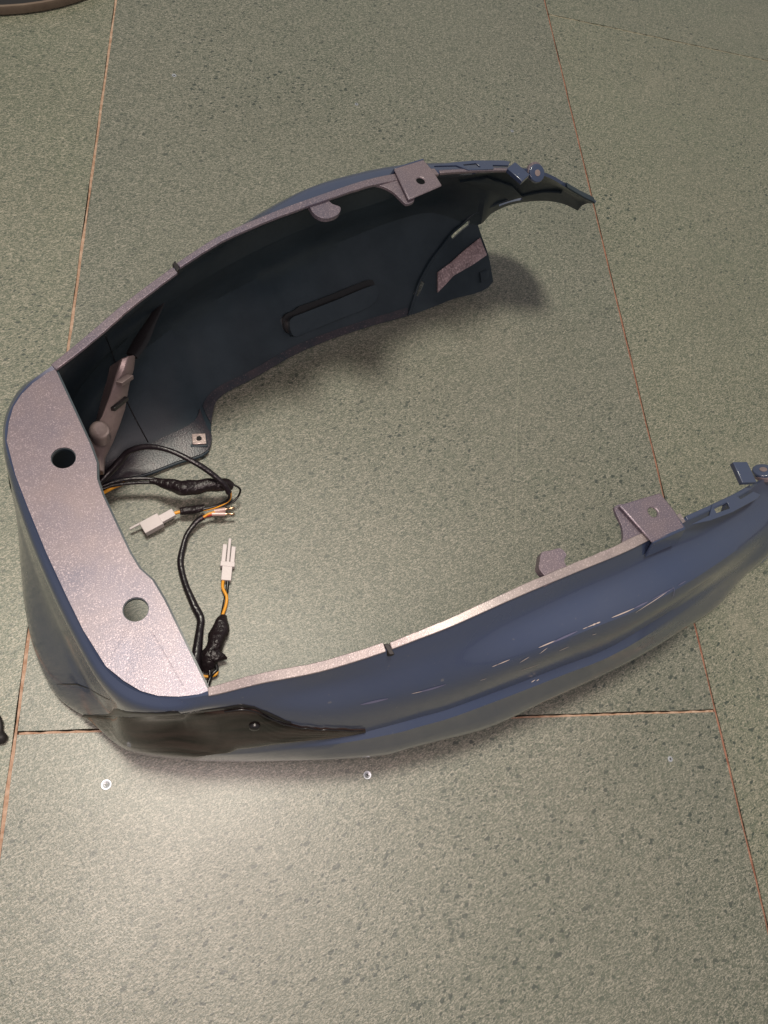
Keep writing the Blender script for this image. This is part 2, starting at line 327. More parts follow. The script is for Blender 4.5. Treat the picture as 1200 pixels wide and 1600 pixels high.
# rows: 0 rim, 1 groove under rim, 2 shoulder, 3 just above crease, 4 crease, 5 widest line, 6 fold, 7 bottom edge   (u, v, z) per station
ST = [
 [(-.020,0,.272),(-.028,0,.262),(-.031,0,.20),(-.041,0,.125),(-.050,0,.095),(-.083,0,.015),(-.075,0,.003),(-.050,0,.0)],
 [(-.018,.080,.272),(-.026,.082,.262),(-.029,.086,.20),(-.038,.088,.125),(-.045,.09,.10),(-.065,.084,.015),(-.058,.085,.003),(-.038,.078,.0)],
 [(-.012,.135,.272),(-.019,.142,.262),(-.022,.146,.20),(-.029,.148,.13),(-.037,.147,.09),(-.044,.138,.02),(-.036,.13,.004),(-.018,.112,.0)],
 [(.003,.165,.273),(-.004,.173,.262),(-.012,.174,.20),(-.024,.181,.12),(-.029,.179,.085),(-.027,.174,.03),(-.012,.155,.006),(.012,.132,.002)],
 [(.029,.188,.275),(.025,.197,.262),(.030,.195,.20),(.022,.214,.135),(.021,.221,.110),(.025,.221,.05),(.034,.188,.010),(.045,.158,.004)],
 [(.061,.201,.278),(.060,.209,.264),(.057,.210,.20),(.068,.244,.140),(.070,.251,.125),(.070,.251,.06),(.076,.212,.012),(.084,.180,.005)],
 [(.106,.2145,.291),(.108,.228,.272),(.112,.240,.235),(.118,.270,.17),(.120,.278,.15),(.118,.287,.08),(.125,.216,.016),(.130,.172,.005)],
 [(.162,.2335,.306),(.165,.2455,.284),(.168,.270,.262),(.175,.292,.20),(.176,.299,.17),(.172,.324,.09),(.178,.222,.018),(.183,.172,.005)],
 [(.225,.2480,.325),(.227,.265,.303),(.230,.294,.290),(.232,.314,.222),(.234,.322,.19),(.233,.356,.09),(.233,.232,.020),(.234,.173,.005)],
 [(.253,.2528,.334),(.255,.270,.313),(.257,.299,.300),(.259,.322,.232),(.260,.331,.195),(.259,.3655,.095),(.258,.262,.020),(.257,.215,.008)],
 [(.284,.2576,.342),(.286,.2755,.321),(.288,.305,.309),(.290,.328,.238),(.291,.338,.20),(.290,.3735,.10),(.285,.272,.020),(.282,.247,.010)],
 [(.356,.2637,.352),(.357,.285,.330),(.359,.315,.320),(.360,.341,.248),(.361,.3505,.21),(.360,.385,.10),(.358,.284,.020),(.357,.264,.010)],
 [(.435,.271,.355),(.436,.292,.332),(.437,.322,.320),(.438,.351,.253),(.439,.3605,.215),(.438,.395,.11),(.438,.299,.022),(.437,.280,.012)],
 [(.500,.277,.354),(.501,.298,.332),(.502,.327,.315),(.503,.356,.250),(.504,.364,.215),(.504,.396,.115),(.503,.302,.024),(.502,.284,.015)],
 [(.585,.279,.346),(.586,.303,.325),(.587,.332,.305),(.588,.356,.248),(.589,.364,.215),(.588,.396,.12),(.586,.301,.028),(.584,.283,.018)],
 [(.665,.282,.330),(.666,.307,.308),(.667,.334,.285),(.668,.353,.245),(.669,.363,.215),(.668,.390,.13),(.666,.298,.034),(.664,.277,.022)],
 [(.735,.283,.314),(.737,.308,.293),(.739,.332,.272),(.741,.350,.240),(.742,.360,.21),(.742,.392,.125),(.742,.300,.042),(.742,.276,.030)],
 [(.797,.279,.300),(.801,.306,.280),(.805,.330,.262),(.809,.352,.232),(.812,.366,.205),(.842,.372,.090),(.850,.325,.055),(.846,.286,.030)],
 # beyond the lower tab: row 5 follows the arch edge, rows 6 and 7 are unused
 [(.838,.272,.285),(.842,.298,.268),(.846,.320,.252),(.852,.346,.226),(.857,.360,.200),(.876,.382,.100),(.876,.382,.1),(.876,.382,.1)],
 [(.878,.258,.266),(.882,.280,.252),(.885,.300,.240),(.889,.326,.220),(.893,.342,.198),(.911,.374,.120),(.911,.374,.12),(.911,.374,.12)],
 [(.905,.248,.254),(.910,.264,.244),(.914,.281,.233),(.921,.304,.216),(.926,.316,.200),(.947,.342,.148),(.947,.342,.148),(.947,.342,.148)],
 [(.920,.241,.249),(.925,.252,.240),(.929,.266,.230),(.936,.283,.215),(.941,.290,.204),(.956,.308,.170),(.956,.308,.17),(.956,.308,.17)],
 [(.930,.236,.244),(.934,.244,.236),(.938,.252,.227),(.943,.260,.214),(.946,.264,.206),(.953,.269,.190),(.953,.269,.19),(.953,.269,.19)],
]
NS = len(ST); E = 17                                            # E: last station of the lower tab
A = np.array(ST)
_u = [.027,.106,.178,.269,.383,.509,.646,.792,.863]; _v = [.100,.061,.036,.010,-.018,-.037,-.058,-.062,-.062]
_us = [-.027,.027,.103,.176,.256,.395,.563,.689,.837,1.012]; _vs = [.15,.099,.053,.014,-.021,-.060,-.079,-.091,-.092,-.076]
for k_ in range(5, 17):                                        # measured crease and widest lines
    A[k_, 4, 1] = .315-np.interp(A[k_, 4, 0]/(1-A[k_, 4, 2]), _u, _v)*(1-A[k_, 4, 2]); A[k_, 5, 1] = .315-np.interp(A[k_, 5, 0]/(1-A[k_, 5, 2]), _us, _vs)*(1-A[k_, 5, 2]); A[k_, 3, 1] = A[k_, 4, 1]-.008
    if k_ > 6: A[k_, 2, 1] = A[k_, 1, 1]+np.interp(k_, [7, 9, 14, 16], [.5, .62, .62, .5])*(A[k_, 4, 1]-A[k_, 1, 1]); A[k_, 2, 2] = A[k_, 1, 2]-np.interp(k_, [7, 9], [.012, .008])
for k_ in range(5, NS-5):                                      # a rolled ledge below the long crease line
    wq = {5: 0, 6: .002, 7: .006}.get(k_, .0095)*min(1, max(0, (18-k_)/4.0))
    old3 = A[k_, 3].copy(); A[k_, 3] = A[k_, 4]
    if k_ >= 14: t_ = (k_-13)/5; A[k_, 3] = A[k_, 4]*(1-t_)+old3*t_
    if wq < .004: A[k_, 3, 1] -= .003; A[k_, 3, 2] += .011
    A[k_, 4, 1] += wq; A[k_, 4, 2] -= wq*.7; A[k_, 5, 1] = max(A[k_, 5, 1], A[k_, 4, 1]+.001)
    pass
for k_ in range(5, 17):                                        # deeper groove under the rim
    A[k_, 1, 2] -= .009*min(1, (k_-4)/3.0)*min(1, (17-k_)/2.0)
_su = [0,.085,.15,.233,.334,.432,.502,.566,.64,.714,.789,.891,.987,1.07,1.16]; _sv = [.60,.700,.738,.780,.832,.866,.898,.922,.936,.944,.947,.938,.911,.884,.835]
for k_ in range(5, 17):                                        # shoulder height from the outline of the far arm
    z_ = A[k_, 2, 2]
    for _ in range(12): z_ = 1-(A[k_, 2, 1]+.315+.002)/np.interp(A[k_, 2, 0]/(1-z_), _su, _sv)
    A[k_, 2, 2] = min(z_, A[k_, 1, 2]+.012)
NEAR = A.copy(); NEAR[:, :, 1] *= -1
NEAR[1, 5] = (-.080, -.075, .015); NEAR[1, 4] = (-.050, -.088, .10); NEAR[2, 5] = (-.052, -.128, .02); NEAR[2, 6, 0] = -.042; NEAR[1, 6, 0] = -.07
for k_ in (4, 5, 6, 7, 8, 9): NEAR[k_, 7, 1] = -max(abs(NEAR[k_, 7, 1]), .222 if k_ > 4 else .18); NEAR[k_, 6, 1] = -max(abs(NEAR[k_, 6, 1]), .235 if k_ > 4 else .19)
for k_, du, dv in ((1, .002, 0), (2, .004, -.003), (3, .003, -.002), (4, 0, 0)): A[k_, 1, 0] += du; A[k_, 1, 1] += dv
FULL = np.concatenate([NEAR[:0:-1], A], 0)                      # index = c + NS-1
FULL[:, :, 1] += MID
def cr(P, t, n):
    i = int(min(max(math.floor(t), 0), n-2)); f = t-i
    p1, p2 = P[i], P[i+1]; p0 = P[i-1] if i > 0 else 2*p1-p2; p3 = P[i+2] if i+2 < n else 2*p2-p1
    def d(a, b): return max(np.linalg.norm(b-a), 1e-5)**.5
    t0 = 0; t1 = d(p0, p1); t2 = t1+d(p1, p2); t3 = t2+d(p2, p3); x = t1+(t2-t1)*f
    A1 = p0*(t1-x)/(t1-t0)+p1*(x-t0)/(t1-t0); A2 = p1*(t2-x)/(t2-t1)+p2*(x-t1)/(t2-t1); A3 = p2*(t3-x)/(t3-t2)+p3*(x-t2)/(t3-t2)
    B1 = A1*(t2-x)/(t2-t0)+A2*(x-t0)/(t2-t0); B2 = A2*(t3-x)/(t3-t1)+A3*(x-t1)/(t3-t1)
    return B1*(t2-x)/(t2-t1)+B2*(x-t1)/(t2-t1)
_cc = {}
def column(c):
    k = round(c, 5)
    if k not in _cc: _cc[k] = np.array([cr(FULL[:, r], c+NS-1, 2*NS-1) for r in range(8)])
    return _cc[k]
def SF(c, r):
    P = column(c)
    if abs(c) > E: P = P[:6]; r = min(r, 5)
    a = cr(P, r, len(P)); ac = abs(c)
    w_ = min(max((ac-6.1)/1.2, 0), 1)*min(max((16.6-ac)/2.4, 0), 1)
    if w_ > 0:                                                # hard crease at rows 3 and 4
        if r <= 3: b = cr(P[:4], min(r, 3), 4)
        elif r < 4: b = P[3]+(P[4]-P[3])*(r-3)
        else: b = cr(P[4:], r-4, len(P)-4)
        a = a*(1-w_)+b*w_
    return a
def SN(c, r):
    e = .03; a = SF(c+e, r)-SF(c-e, r); b = SF(c, min(r+e, 7))-SF(c, max(r-e, 0)); b = b if np.linalg.norm(b) > 4e-4 else SF(c, min(r+.9, 7))-SF(c, max(r-.9, 0)); n = np.cross(b, a); n = n/(np.linalg.norm(n)+1e-12)
    # outward = away from the middle of the U
    return n
SUB = 6; RS = 5
cs = [i/SUB for i in range(-(NS-1)*SUB, (NS-1)*SUB+1)]
rs = [i/RS for i in range(7*RS+1)]
G = np.array([[SF(c, r) for r in rs] for c in cs])
GP = PX(G)
def shell_at(px, py, side, rmin=1.0, rmax=7.0):
    if side < 0: rmin, rmax = 1.9, 5.0
    """(c, r) on the fairing wall seen at this pixel; side +1 far arm, -1 near arm"""
    best = None
    m = np.zeros(GP.shape[:2])+1e9
    for i, c in enumerate(cs):
        if c*side < 0 : continue
        for j, r in enumerate(rs):
            if rmin <= r <= rmax and (abs(c) <= E or r <= 5): m[i, j] = (GP[i, j, 0]-px)**2+(GP[i, j, 1]-py)**2
    i, j = np.unravel_index(np.argmin(m), m.shape); c, r = cs[i], rs[j]
    h = .08
    for _ in range(22):                                         # refine
        cand = [(c+a*h, min(max(r+b*h, rmin), rmax)) for a in (-1, 0, 1) for b in (-1, 0, 1)]
        q = [np.sum((PX(SF(*k))-np.array([px, py]))**2) for k in cand]; k = int(np.argmin(q))
        if k == 4: h *= .55
        c, r = cand[k]
    return c, r
fairing = empty('scooter_fairing', (.42, MID, 0), 'large blue U-shaped plastic scooter rear fairing lying on the green floor', 'scooter fairing')
nc, nr = len(cs), len(rs)
vs = [tuple(p) for row in G for p in row]; fs = []
for i in range(nc-1):
    lim = nr-1 if max(abs(cs[i]), abs(cs[i+1])) <= E+1e-6 else 5*RS
    for j in range(lim): fs.append((i*nr+j, (i+1)*nr+j, (i+1)*nr+j+1, i*nr+j+1))
me = bpy.data.meshes.new('shell'); base = origin(fairing)
used = sorted({k for f_ in fs for k in f_}); re_ = {k: n for n, k in enumerate(used)}
me.from_pydata([tuple(Vector(vs[k])*S-base) for k in used], [], [tuple(re_[k] for k in f_) for f_ in fs])
me.materials.append(M_blue); me.materials.append(M_in)
me.polygons.foreach_set('use_smooth', [True]*len(me.polygons))
# make the normals face outward: test one face of the near arm
tp = min(me.polygons, key=lambda p: (p.center-(Vector(SF(-12, 4.5).tolist())*S-base)).length)
if tp.normal.y > 0: me.flip_normals()
shell = bpy.data.objects.new('shell', me); col.objects.link(shell); shell.parent = fairing
FLIP = 1.0
SGN = -1 if SN(-12, 4.5)[1] > 0 else 1                         # near arm: outward is -lat
_oc = {}
def outward(c, r):
    k = (round(c, 4), round(r, 3))
    if k not in _oc: _oc[k] = SN(c, r)*SGN
    return _oc[k]
so = shell.modifiers.new('wall', 'SOLIDIFY'); so.thickness = .0045*S; so.offset = -1; so.material_offset = 1; so.material_offset_rim = 0
# openings: three slots along the arch flange and the small slot near the front, each arm
cutters = []
def slot_cut(px0, py0, px1, py1, wd, side):
    a = shell_at(px0, py0, 1, 1.0); b = shell_at(px1, py1, 1, 1.0)
    p = SF(*a); q = SF(*b); n = outward((a[0]+b[0])/2, (a[1]+b[1])/2)
    if side < 0:
        p = p*[1, -1, 1]+[0, 2*MID, 0]; q = q*[1, -1, 1]+[0, 2*MID, 0]; n = n*[1, -1, 1]
    x = Vector(q-p); z = Vector(n); y = z.cross(x).normalized(); c = Vector((p+q)/2)
    o = box('cutter', c, x/2, y*wd, z*.03, M_dark, None, bevel=0); cutters.append(o)
hole_px = [(1111, 807), (1138, 796), (1134, 786), (1107, 798)]
led_px = [(1060, 832), (1098, 812), (1105, 794), (1150, 771), (1160, 778), (1186, 762), (1200, 766), (1192, 774), (1142, 802), (1100, 820)]
hole_uv = [W(x, y, .322) for x, y in hole_px]; led_uv = [W(x, y, .322) for x, y in led_px]
for sd in (1, -1):
    q = [Vector((p[0], MID+sd*(MID-p[1]), .322)) for p in hole_uv]; c_ = (q[0]+q[1]+q[2]+q[3])/4
    cutters.append(box('cutter', c_, (q[1]-q[0])/2, (q[3]-q[0])/2, (0, 0, .06), M_dark, None, bevel=0))
for sd in (1, -1):
    slot_cut(703, 370, 731, 347, .0042, sd); slot_cut(779, 317, 815, 307, .0055, sd); slot_cut(648, 462, 658, 439, .0052, sd)
for k in cutters:
    b = shell.modifiers.new('slot', 'BOOLEAN'); b.operation = 'DIFFERENCE'; b.object = k; b.solver = 'EXACT'
dg = bpy.context.evaluated_depsgraph_get(); dg.update()
me2 = bpy.data.meshes.new_from_object(shell.evaluated_get(dg)); shell.modifiers.clear(); shell.data = me2; me2.name = 'shell'
for k in cutters: bpy.data.objects.remove(k)
me2.set_sharp_from_angle(angle=math.radians(22))

def ribbon(name, path, off0, off1, m, parent, label=None, ribs=0, K=8, smooth=True):
    """strip along a list of (c,r0,r1): lies on the wall between r0 and r1, from off0 to off1 out along the normal"""
    n = len(path); vs = []; fs = []
    at_ = []
    for c, r0, r1 in path:
        for k in list(range(K+1))*2: at_.append((c, r0+(r1-r0)*k/K, 0))
        for k in range(K+1):
            r = r0+(r1-r0)*k/K; p = SF(c, r); nn = outward(c, r)
            t = 1-abs(2*k/K-1)**6
            vs.append(p+nn*(off0+(off1-off0)*max(t, 0)*(1+(.02*math.cos(2*math.pi*ribs*k/K) if ribs else 0))))
        for k in range(K+1):
            r = r0+(r1-r0)*k/K; vs.append(SF(c, r)+outward(c, r)*(off0-.002))
    st = 2*(K+1)
    for i in range(n-1):
        for k in range(K):
            a = i*st+k; fs.append((a, a+1, a+st+1, a+st)); b = a+K+1; fs.append((b, b+st, b+st+1, b+1))
        a = i*st; fs.append((a, a+st, a+st+K+1, a+K+1)); a = i*st+K; fs.append((a, a+K+1, a+st+K+1, a+st))
    for i in (0, n-1):
        fs.append(tuple([i*st+k for k in range(K+1)]+[i*st+K+1+k for k in range(K, -1, -1)]))
    return mesh(name, vs, fs, m, parent, smooth=smooth, label=label, attr=at_)
# --- smoked signal lenses
_lx = [100, 135, 200, 300, 380, 400, 420, 440, 470, 500, 545, 595, 640]; _ly = [1116, 1117, 1121, 1115, 1105, 1108, 1120, 1128, 1134, 1137, 1138.5, 1138.5, 1138]
_lt = {}
def lens_top(c):
    k = round(c, 4)
    if k not in _lt:
        best = (1e9, 2.0)
        for r in (np.linspace(1.3, 2.99, 40) if c > 2.05 else np.linspace(2.6, 5.0, 40)):
            q = PX(SF(-c, r)); e = abs(q[1]-np.interp(q[0], _lx, _ly))
            if e < best[0]: best = (e, float(r))
        _lt[k] = best[1]
    return _lt[k]
def interp(x, xs, ys): return float(np.interp(x, xs, ys))
for sd in (-1, 1):
    path = []; bez = []
    for i in range(73):
        c0_ = 1.70 if sd < 0 else 2.9
        c = c0_+(7.45-c0_)*i/72
        a = lens_top(c)
        b = interp(c, [1.7, 2.5, 3.2, 3.8, 4.3, 4.75, 5.1, 6.5, 7.0, 7.55], [5.0, 5.1, 4.9, 4.6, 4.4, 3.4, 2.90, 2.92, 2.97, 2.99])
        path.append((c*sd, a, b))
        if c < 6.3: bez.append((c*sd, a-.42*min(1, (6.35-c)/.8)*min(1, (c-1.6)/.6), a-.02))
    if sd > 0: bez = []
    lens = ribbon('signal_lens', path, .0002, .0024, M_lens, fairing, label='smoked dark signal lens wrapped round the corner' if sd < 0 else None, ribs=6, K=42)
    if sd > 0: continue
    ribbon('lens_groove_strip', bez, .0002, .0010, M_dark, lens)  # black strip laid along the dark groove above the lens
    # moulded bead along the curved top edge of the lens
    bead = [SF(sd*c, lens_top(c))+outward(sd*c, 3)*.0024 for c in np.linspace(5.3, 7.42, 22)]
    tube('lens_bead', bead, [.0008]*21+[.0004], M_dark, lens, sub=2, seg=8)
    cb = shell_at(398, 1131, -1)
    cb = (abs(cb[0]), cb[1])
    p = SF(sd*cb[0], cb[1]); n = outward(sd*cb[0], cb[1])
    tube('lens_screw_boss', [p, p+n*.005, p+n*.0065], [.0062, .0055, .002], M_dark, lens, sub=3, seg=14)
# --- scuffs and scratches
def sliver(segs, m, name, wd=.0006, side=-1):
    vs = []; fs = []
    for (x0, y0, x1, y1, w_) in segs:
        a = np.array(shell_at(x0, y0, side)); b = np.array(shell_at(x1, y1, side)); n = 7; o = len(vs)
        for i in range(n+1):
            t = i/n; c = a+(b-a)*t; p = SF(*c); nn = outward(*c); d = SF(*(a+(b-a)*min(t+.05, 1)))-SF(*(a+(b-a)*max(t-.05, 0))); s = np.cross(nn, d); s /= np.linalg.norm(s)+1e-9
            ww = wd*w_*(.15+math.sin(math.pi*min(max(t, .02), .98))**.7)
            vs += [p+s*ww+nn*.0003, p-s*ww+nn*.0003]
            if i: k = o+2*(i-1); fs.append((k, k+1, k+3, k+2))
    o = mesh(name, vs, fs, m, fairing); o['kind'] = 'stuff'; return o
sliver([(834,996,860,986,1.1),(771,1020,788,1014,.9),(812,1035,827,1026,.8),(843,1021,855,1012,.7),(873,1017,889,1010,.9),(813,1048,842,1038,.9),(750,1063,760,1060,.6),(804,1003,809,1001,1.1),
        (902,936,914,929,.7),(937,918,956,909,.8),(946,941,977,922,1.0),(914,947,922,946,1.3),(920,946,930,949,1.1),(993,957,1048,922,.7),(925,992,932,990,.6),(760,1022,766,1021,.6),
        (640,1066,655,1061,.6),(830,1066,836,1062,.8),(838,1064,842,1061,.7),(900,958,905,940,.5)], M_scr, 'scratch_marks', .00065)
sliver([(560,1095,600,1078,2.0),(650,1065,690,1052,1.6),(1050,868,1056,905,.7),(1000,905,1042,900,.8),(1046,908,1050,935,.7),(985,930,1000,920,1.2),(860,1005,905,985,1.4),(1070,930,1110,905,1.0)], M_scr2, 'scuff_marks', .0008)
sliver([(88, 1069, 140, 1076, 1.0), (140, 1076, 188, 1079, 1.0), (188, 1079, 235, 1074, .8)], M_dark, 'panel_seam', .0007)
# --- rim flange: overspray lip, near one paler for painted lamp sheen, top of both arms
def rim_strip(name, side, c0, c1, w_in, th, m, z_in=0.0, wob=0.0, off=.0005, label=None, parent=None):
    n = int(abs(c1-c0)*6)+1; vs = []; fs = []; rn = random.Random(5)
    for i in range(n+1):
        c = (c0+(c1-c0)*i/n)*side; p = SF(c, 0); t = SF(c+.05, 0)-SF(c-.05, 0); t[2] = 0; t /= np.linalg.norm(t); q = np.array([-t[1], t[0], 0])
        if q[1]*side > 0: q = -q
        ww = w_in(abs(c)) if callable(w_in) else w_in
        ww *= 1+wob*(rn.random()-.5)
        a = p-q*.0012; b = p+q*ww
        a = a+[0, 0, .0006+off]; b = b+[0, 0, off+.0006+z_in]
        vs += [a, b, b-[0, 0, th], a-[0, 0, th]]
        if i: o = 4*(i-1); fs += [(o, o+1, o+5, o+4), (o+1, o+2, o+6, o+5), (o+2, o+3, o+7, o+6), (o+3, o, o+4, o+7)]
    fs += [(0, 3, 2, 1), (4*n, 4*n+1, 4*n+2, 4*n+3)]
    return mesh(name, vs, fs, m, parent or fairing, smooth=False, bevel=.0006, label=label)
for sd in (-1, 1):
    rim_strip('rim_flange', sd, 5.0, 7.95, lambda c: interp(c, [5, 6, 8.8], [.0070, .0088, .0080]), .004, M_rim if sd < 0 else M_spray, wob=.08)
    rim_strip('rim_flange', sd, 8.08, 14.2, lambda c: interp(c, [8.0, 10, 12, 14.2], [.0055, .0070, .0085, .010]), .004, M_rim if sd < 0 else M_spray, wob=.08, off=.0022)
    # ledge in front of the tab
    rim_strip('front_ledge', sd, 14.3, 16.3, .005, .004, M_blue if sd < 0 else M_spray, off=-.001)
# small dark notch where the two flanges meet
for sd in (-1, 1):
    p = SF(sd*8.02, .0)
    box('rim_notch', p+np.array([0, 0, -.003]), (.0022, .001*sd, .001), (0, .006, 0), (0, 0, .0040), M_rubber, fairing, bevel=.0008)
# --- top plate of the tail with two round holes
out_half = [(-.019, .0), (-.018, .05), (-.0165, .09), (-.011, .132), (-.002, .152), (.008, .168), (.020, .1795), (.036, .189), (.063, .1995)]
in_half = [(.0625, .15), (.062, .095), (.0600, .072), (.0535, .055), (.0515, .035), (.0515, 0)]
half = out_half+in_half
loop = [(u, MID+v) for u, v in half]+[(u, MID-v) for u, v in half[-2:0:-1]]
zp = lambda x, y: .2735+.035*max(x, 0)
holes = []
for px, py in ((99, 715), (212, 952)):
    c = W(px, py, .275); holes.append(circle(c[0], c[1], .0116, 36))
def dense(lp, k=4):
    o = []
    for i in range(len(lp)):
        a = np.array(lp[i]); b = np.array(lp[(i+1) % len(lp)])
        for j in range(k): o.append(tuple(a+(b-a)*j/k))
    return o
big = [(u+(.0022 if u > .04 else 0), v) for u, v in loop]
slab('plate_edge', [big]+holes, lambda x, y: zp(x, y)-.0018, .004, M_in, fairing, bevel=0)
plate = slab('top_plate', [loop]+[circle(h[0][0]-.0116, h[0][1], .0124, 36) for h in holes], zp, .0016, M_spray, fairing, bevel=0, label='lavender grey top plate with two round holes')
for (xa, ya, xb, yb) in ((236, 985, 290, 1079),):      # two faint moulded lines at the near end
    a = W(xa, ya, .275); b = W(xb, yb, .275); d_ = (b-a)/np.linalg.norm(b-a); q_ = np.array([-d_[1], d_[0], 0])*.0006
    za = zp(a[0], a[1]); zb = zp(b[0], b[1])
    mesh('moulded_line', [(*(a-q_)[:2], za+.0001), (a[0], a[1], za+.0002), (*(a+q_)[:2], za+.0001), (*(b-q_)[:2], zb+.0001), (b[0], b[1], zb+.0002), (*(b+q_)[:2], zb+.0001)], [(0, 1, 4, 3), (1, 2, 5, 4)], M_spray, plate)
# --- tabs, tongues, brackets on both arms
def P2(pts, sd): return [(u, MID+sd*v) for u, v in pts]
for sd in (-1, 1):
    zt = .3555
    slab('slotted_ledge', [[(p[0], MID+sd*(MID-p[1])) for p in led_uv], [(p[0], MID+sd*(MID-p[1])) for p in hole_uv]], lambda x, y: .331-.23*(x-.665), .003, M_blue, fairing, bevel=.0006)
    web = smooth_loop([(.455, .271), (.486, .2745), (.506, .267), (.517, .253), (.521, .236), (.5255, .2295), (.540, .236), (.552, .277), (.50, .274)], 4)
    slab('tab_web', [P2(web, sd)], lambda x, y: .3535, .004, M_spray, fairing, bevel=.0007)
    c = W(1018, 790, .3605) if sd < 0 else W(652, 275, .3605)
    hc = ((W(1018, 790, .3605)[0]+W(652, 275, .3605)[0])/2, sd*((-(W(1018, 790, .3605)[1]-MID)+(W(652, 275, .3605)[1]-MID))/2)+MID)
    tab = slab('screw_tab', [P2([(.526, .231), (.5835, .240), (.5855, .266), (.583, .287), (.535, .2835)], sd), circle(hc[0], hc[1], .0058, 22)], .3590, .0030, M_spray, fairing, bevel=.0015, label='raised overspray tab with a screw hole')
    wall = [(.536, .2845), (.584, .288)]
    a, b = wall
    box('tab_skirt', ((a[0]+b[0])/2, MID+sd*.2890, .346), ((b[0]-a[0])/2, sd*.002, 0), (0, .0016, .0008), (0, sd*.004, -.0125), M_blue, tab)
    if sd < 0: box('tab_skirt', (.585, MID+sd*.268, .348), (.0012, 0, 0), (0, .018, 0), (0, 0, .009), M_blue, tab)
    tg = [(.394, .270), (.401, .264), (.401, .252), (.405, .243), (.413, .238), (.425, .2385), (.434, .243), (.438, .250), (.431, .257), (.429, .266), (.430, .270)]
    if sd < 0: tg = [(u+.001*math.sin(i*2.3), v-.001*math.cos(i*3.1)) for i, (u, v) in enumerate(tg)]
    slab('hook_tongue', [P2(smooth_loop(tg, 3), sd)], .3535, .006 if sd > 0 else .010, M_spray, fairing, bevel=.0012, label='rough broken-edged tongue on the rim' if sd < 0 else None)
    # front bracket: angled dark blue block and a round lug with a hole
    br = W(1170, 735, .325); uc = .745; vc = .262
    box('front_bracket', (uc, MID+sd*(vc), .320), (.0100, sd*.004, 0), (-.004, sd*.014, 0), (0, 0, .0035), M_blue, fairing, bevel=.001)
    lc = W(838, 271, .300); lc = np.array([lc[0], MID+sd*(lc[1]-MID), lc[2]]); ax = np.array([-.10, -.55*sd, .80]); ax = ax/np.linalg.norm(ax)
    lug = tube('bracket_lug', [lc-ax*.003, lc-ax*.002, lc+ax*.002, lc+ax*.003], [.0115, .0130, .0130, .0118], M_blue, fairing, sub=2, seg=26)
    tube('lug_rim', [lc-ax*.0045+np.array([0, sd*.0035, .001]), lc+ax*.0005+np.array([0, sd*.0035, .001])], [.0132, .0130], M_spray, lug, sub=1, seg=26)
    tube('lug_hole', [lc+ax*.0028, lc+ax*.0036], [.0046, .0046], M_pink, lug, sub=1, seg=20)
    # raised end strip on the tip
    rim_strip('end_rib', sd, 18.7, 21.4, .010, .003, M_in, off=.0015)
# --- inside of the far and near arm: recess pad, flange ribs, moulded lines, lower pocket
def onwall(px, py, side=1, off=-.006): 
    c, r = shell_at(px, py, side); return SF(c, r)+outward(c, r)*off
def wall_patch(name, poly, off, m, depth=.002, label=None, parent=None, side=1, bevel=.0006, nsub=4):
    """raised pad on the inner wall, outlined by photo pixels"""
    P = dense(poly, nsub); cr_ = [shell_at(x, y, 1) for x, y in P]; c = np.mean(np.array(cr_), 0)
    top = []; bot = []
    for q in cr_:
        p = SF(*q); n = outward(*q)
        if side < 0: p = p*[1, -1, 1]+[0, 2*MID, 0]; n = n*[1, -1, 1]
        top.append(p-n*(.0045+off)); bot.append(p-n*(.0045-.001))
    ctr = SF(*c); nn = outward(*c)
    if side < 0: ctr = ctr*[1, -1, 1]+[0, 2*MID, 0]; nn = nn*[1, -1, 1]
    ctr = ctr-nn*(.0045+off+depth); n = len(P)
    inner = [ctr*.12+np.array(t)*.88-nn*0 for t in top]
    vs = top+bot+inner+[ctr]
    fs = [(i, (i+1) % n, n+(i+1) % n, n+i) for i in range(n)]+[(i, (i+1) % n, 2*n+(i+1) % n, 2*n+i) for i in range(n)]+[(2*n+i, 2*n+(i+1) % n, 3*n) for i in range(n)]
    return mesh(name, vs, fs, m, parent or fairing, label=label)
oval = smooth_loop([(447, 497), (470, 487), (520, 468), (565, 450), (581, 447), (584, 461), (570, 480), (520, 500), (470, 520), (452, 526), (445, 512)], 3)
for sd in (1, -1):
    ow = wall_patch('oval_shade_band', [(x-3+(-3 if x < 480 else 0), y-9+(4 if y > 490 else 0)) for x, y in oval], .006, M_dark, depth=.0, side=sd, nsub=1)  # black band stands in for the shade along the oval's upper edge
    wall_patch('oval_recess_face', oval, .016, M_in, depth=.0, side=sd, nsub=1, parent=ow)
flpath = [(640, 499), (646, 470), (655, 442), (672, 410), (690, 386), (705, 366), (722, 350), (745, 332), (770, 318), (795, 309), (820, 302), (850, 296), (880, 297)]
for sd in (1, -1):
    pts = []
    for x, y in flpath:
        c, r = shell_at(x, y, 1); p = SF(c, r)-outward(c, r)*.0055
        if sd < 0: p = p*[1, -1, 1]+[0, 2*MID, 0]
        pts.append(p+np.array([-.0035, 0, .003]))
    tube('arch_flange', pts, .0024, M_in, fairing, sub=5, seg=8)
    wall_patch('lower_pocket_face', [(681, 426), (700, 412), (722, 392), (746, 373), (757, 400), (735, 415), (705, 432), (681, 458)],   .004, M_glint if sd > 0 else M_in, depth=.002, side=sd, label='overspray patch with a painted-on glint inside the lower tab' if sd > 0 else None)  # glint painted on the far face only
    wall_patch('front_gusset', [(716, 277), (760, 270), (800, 284), (816, 300), (795, 306), (770, 294)], .004, M_in, side=sd)
    wall_patch('slot_boss', [(746, 427), (759, 421), (760, 436), (748, 443)], .004, M_in, side=sd)
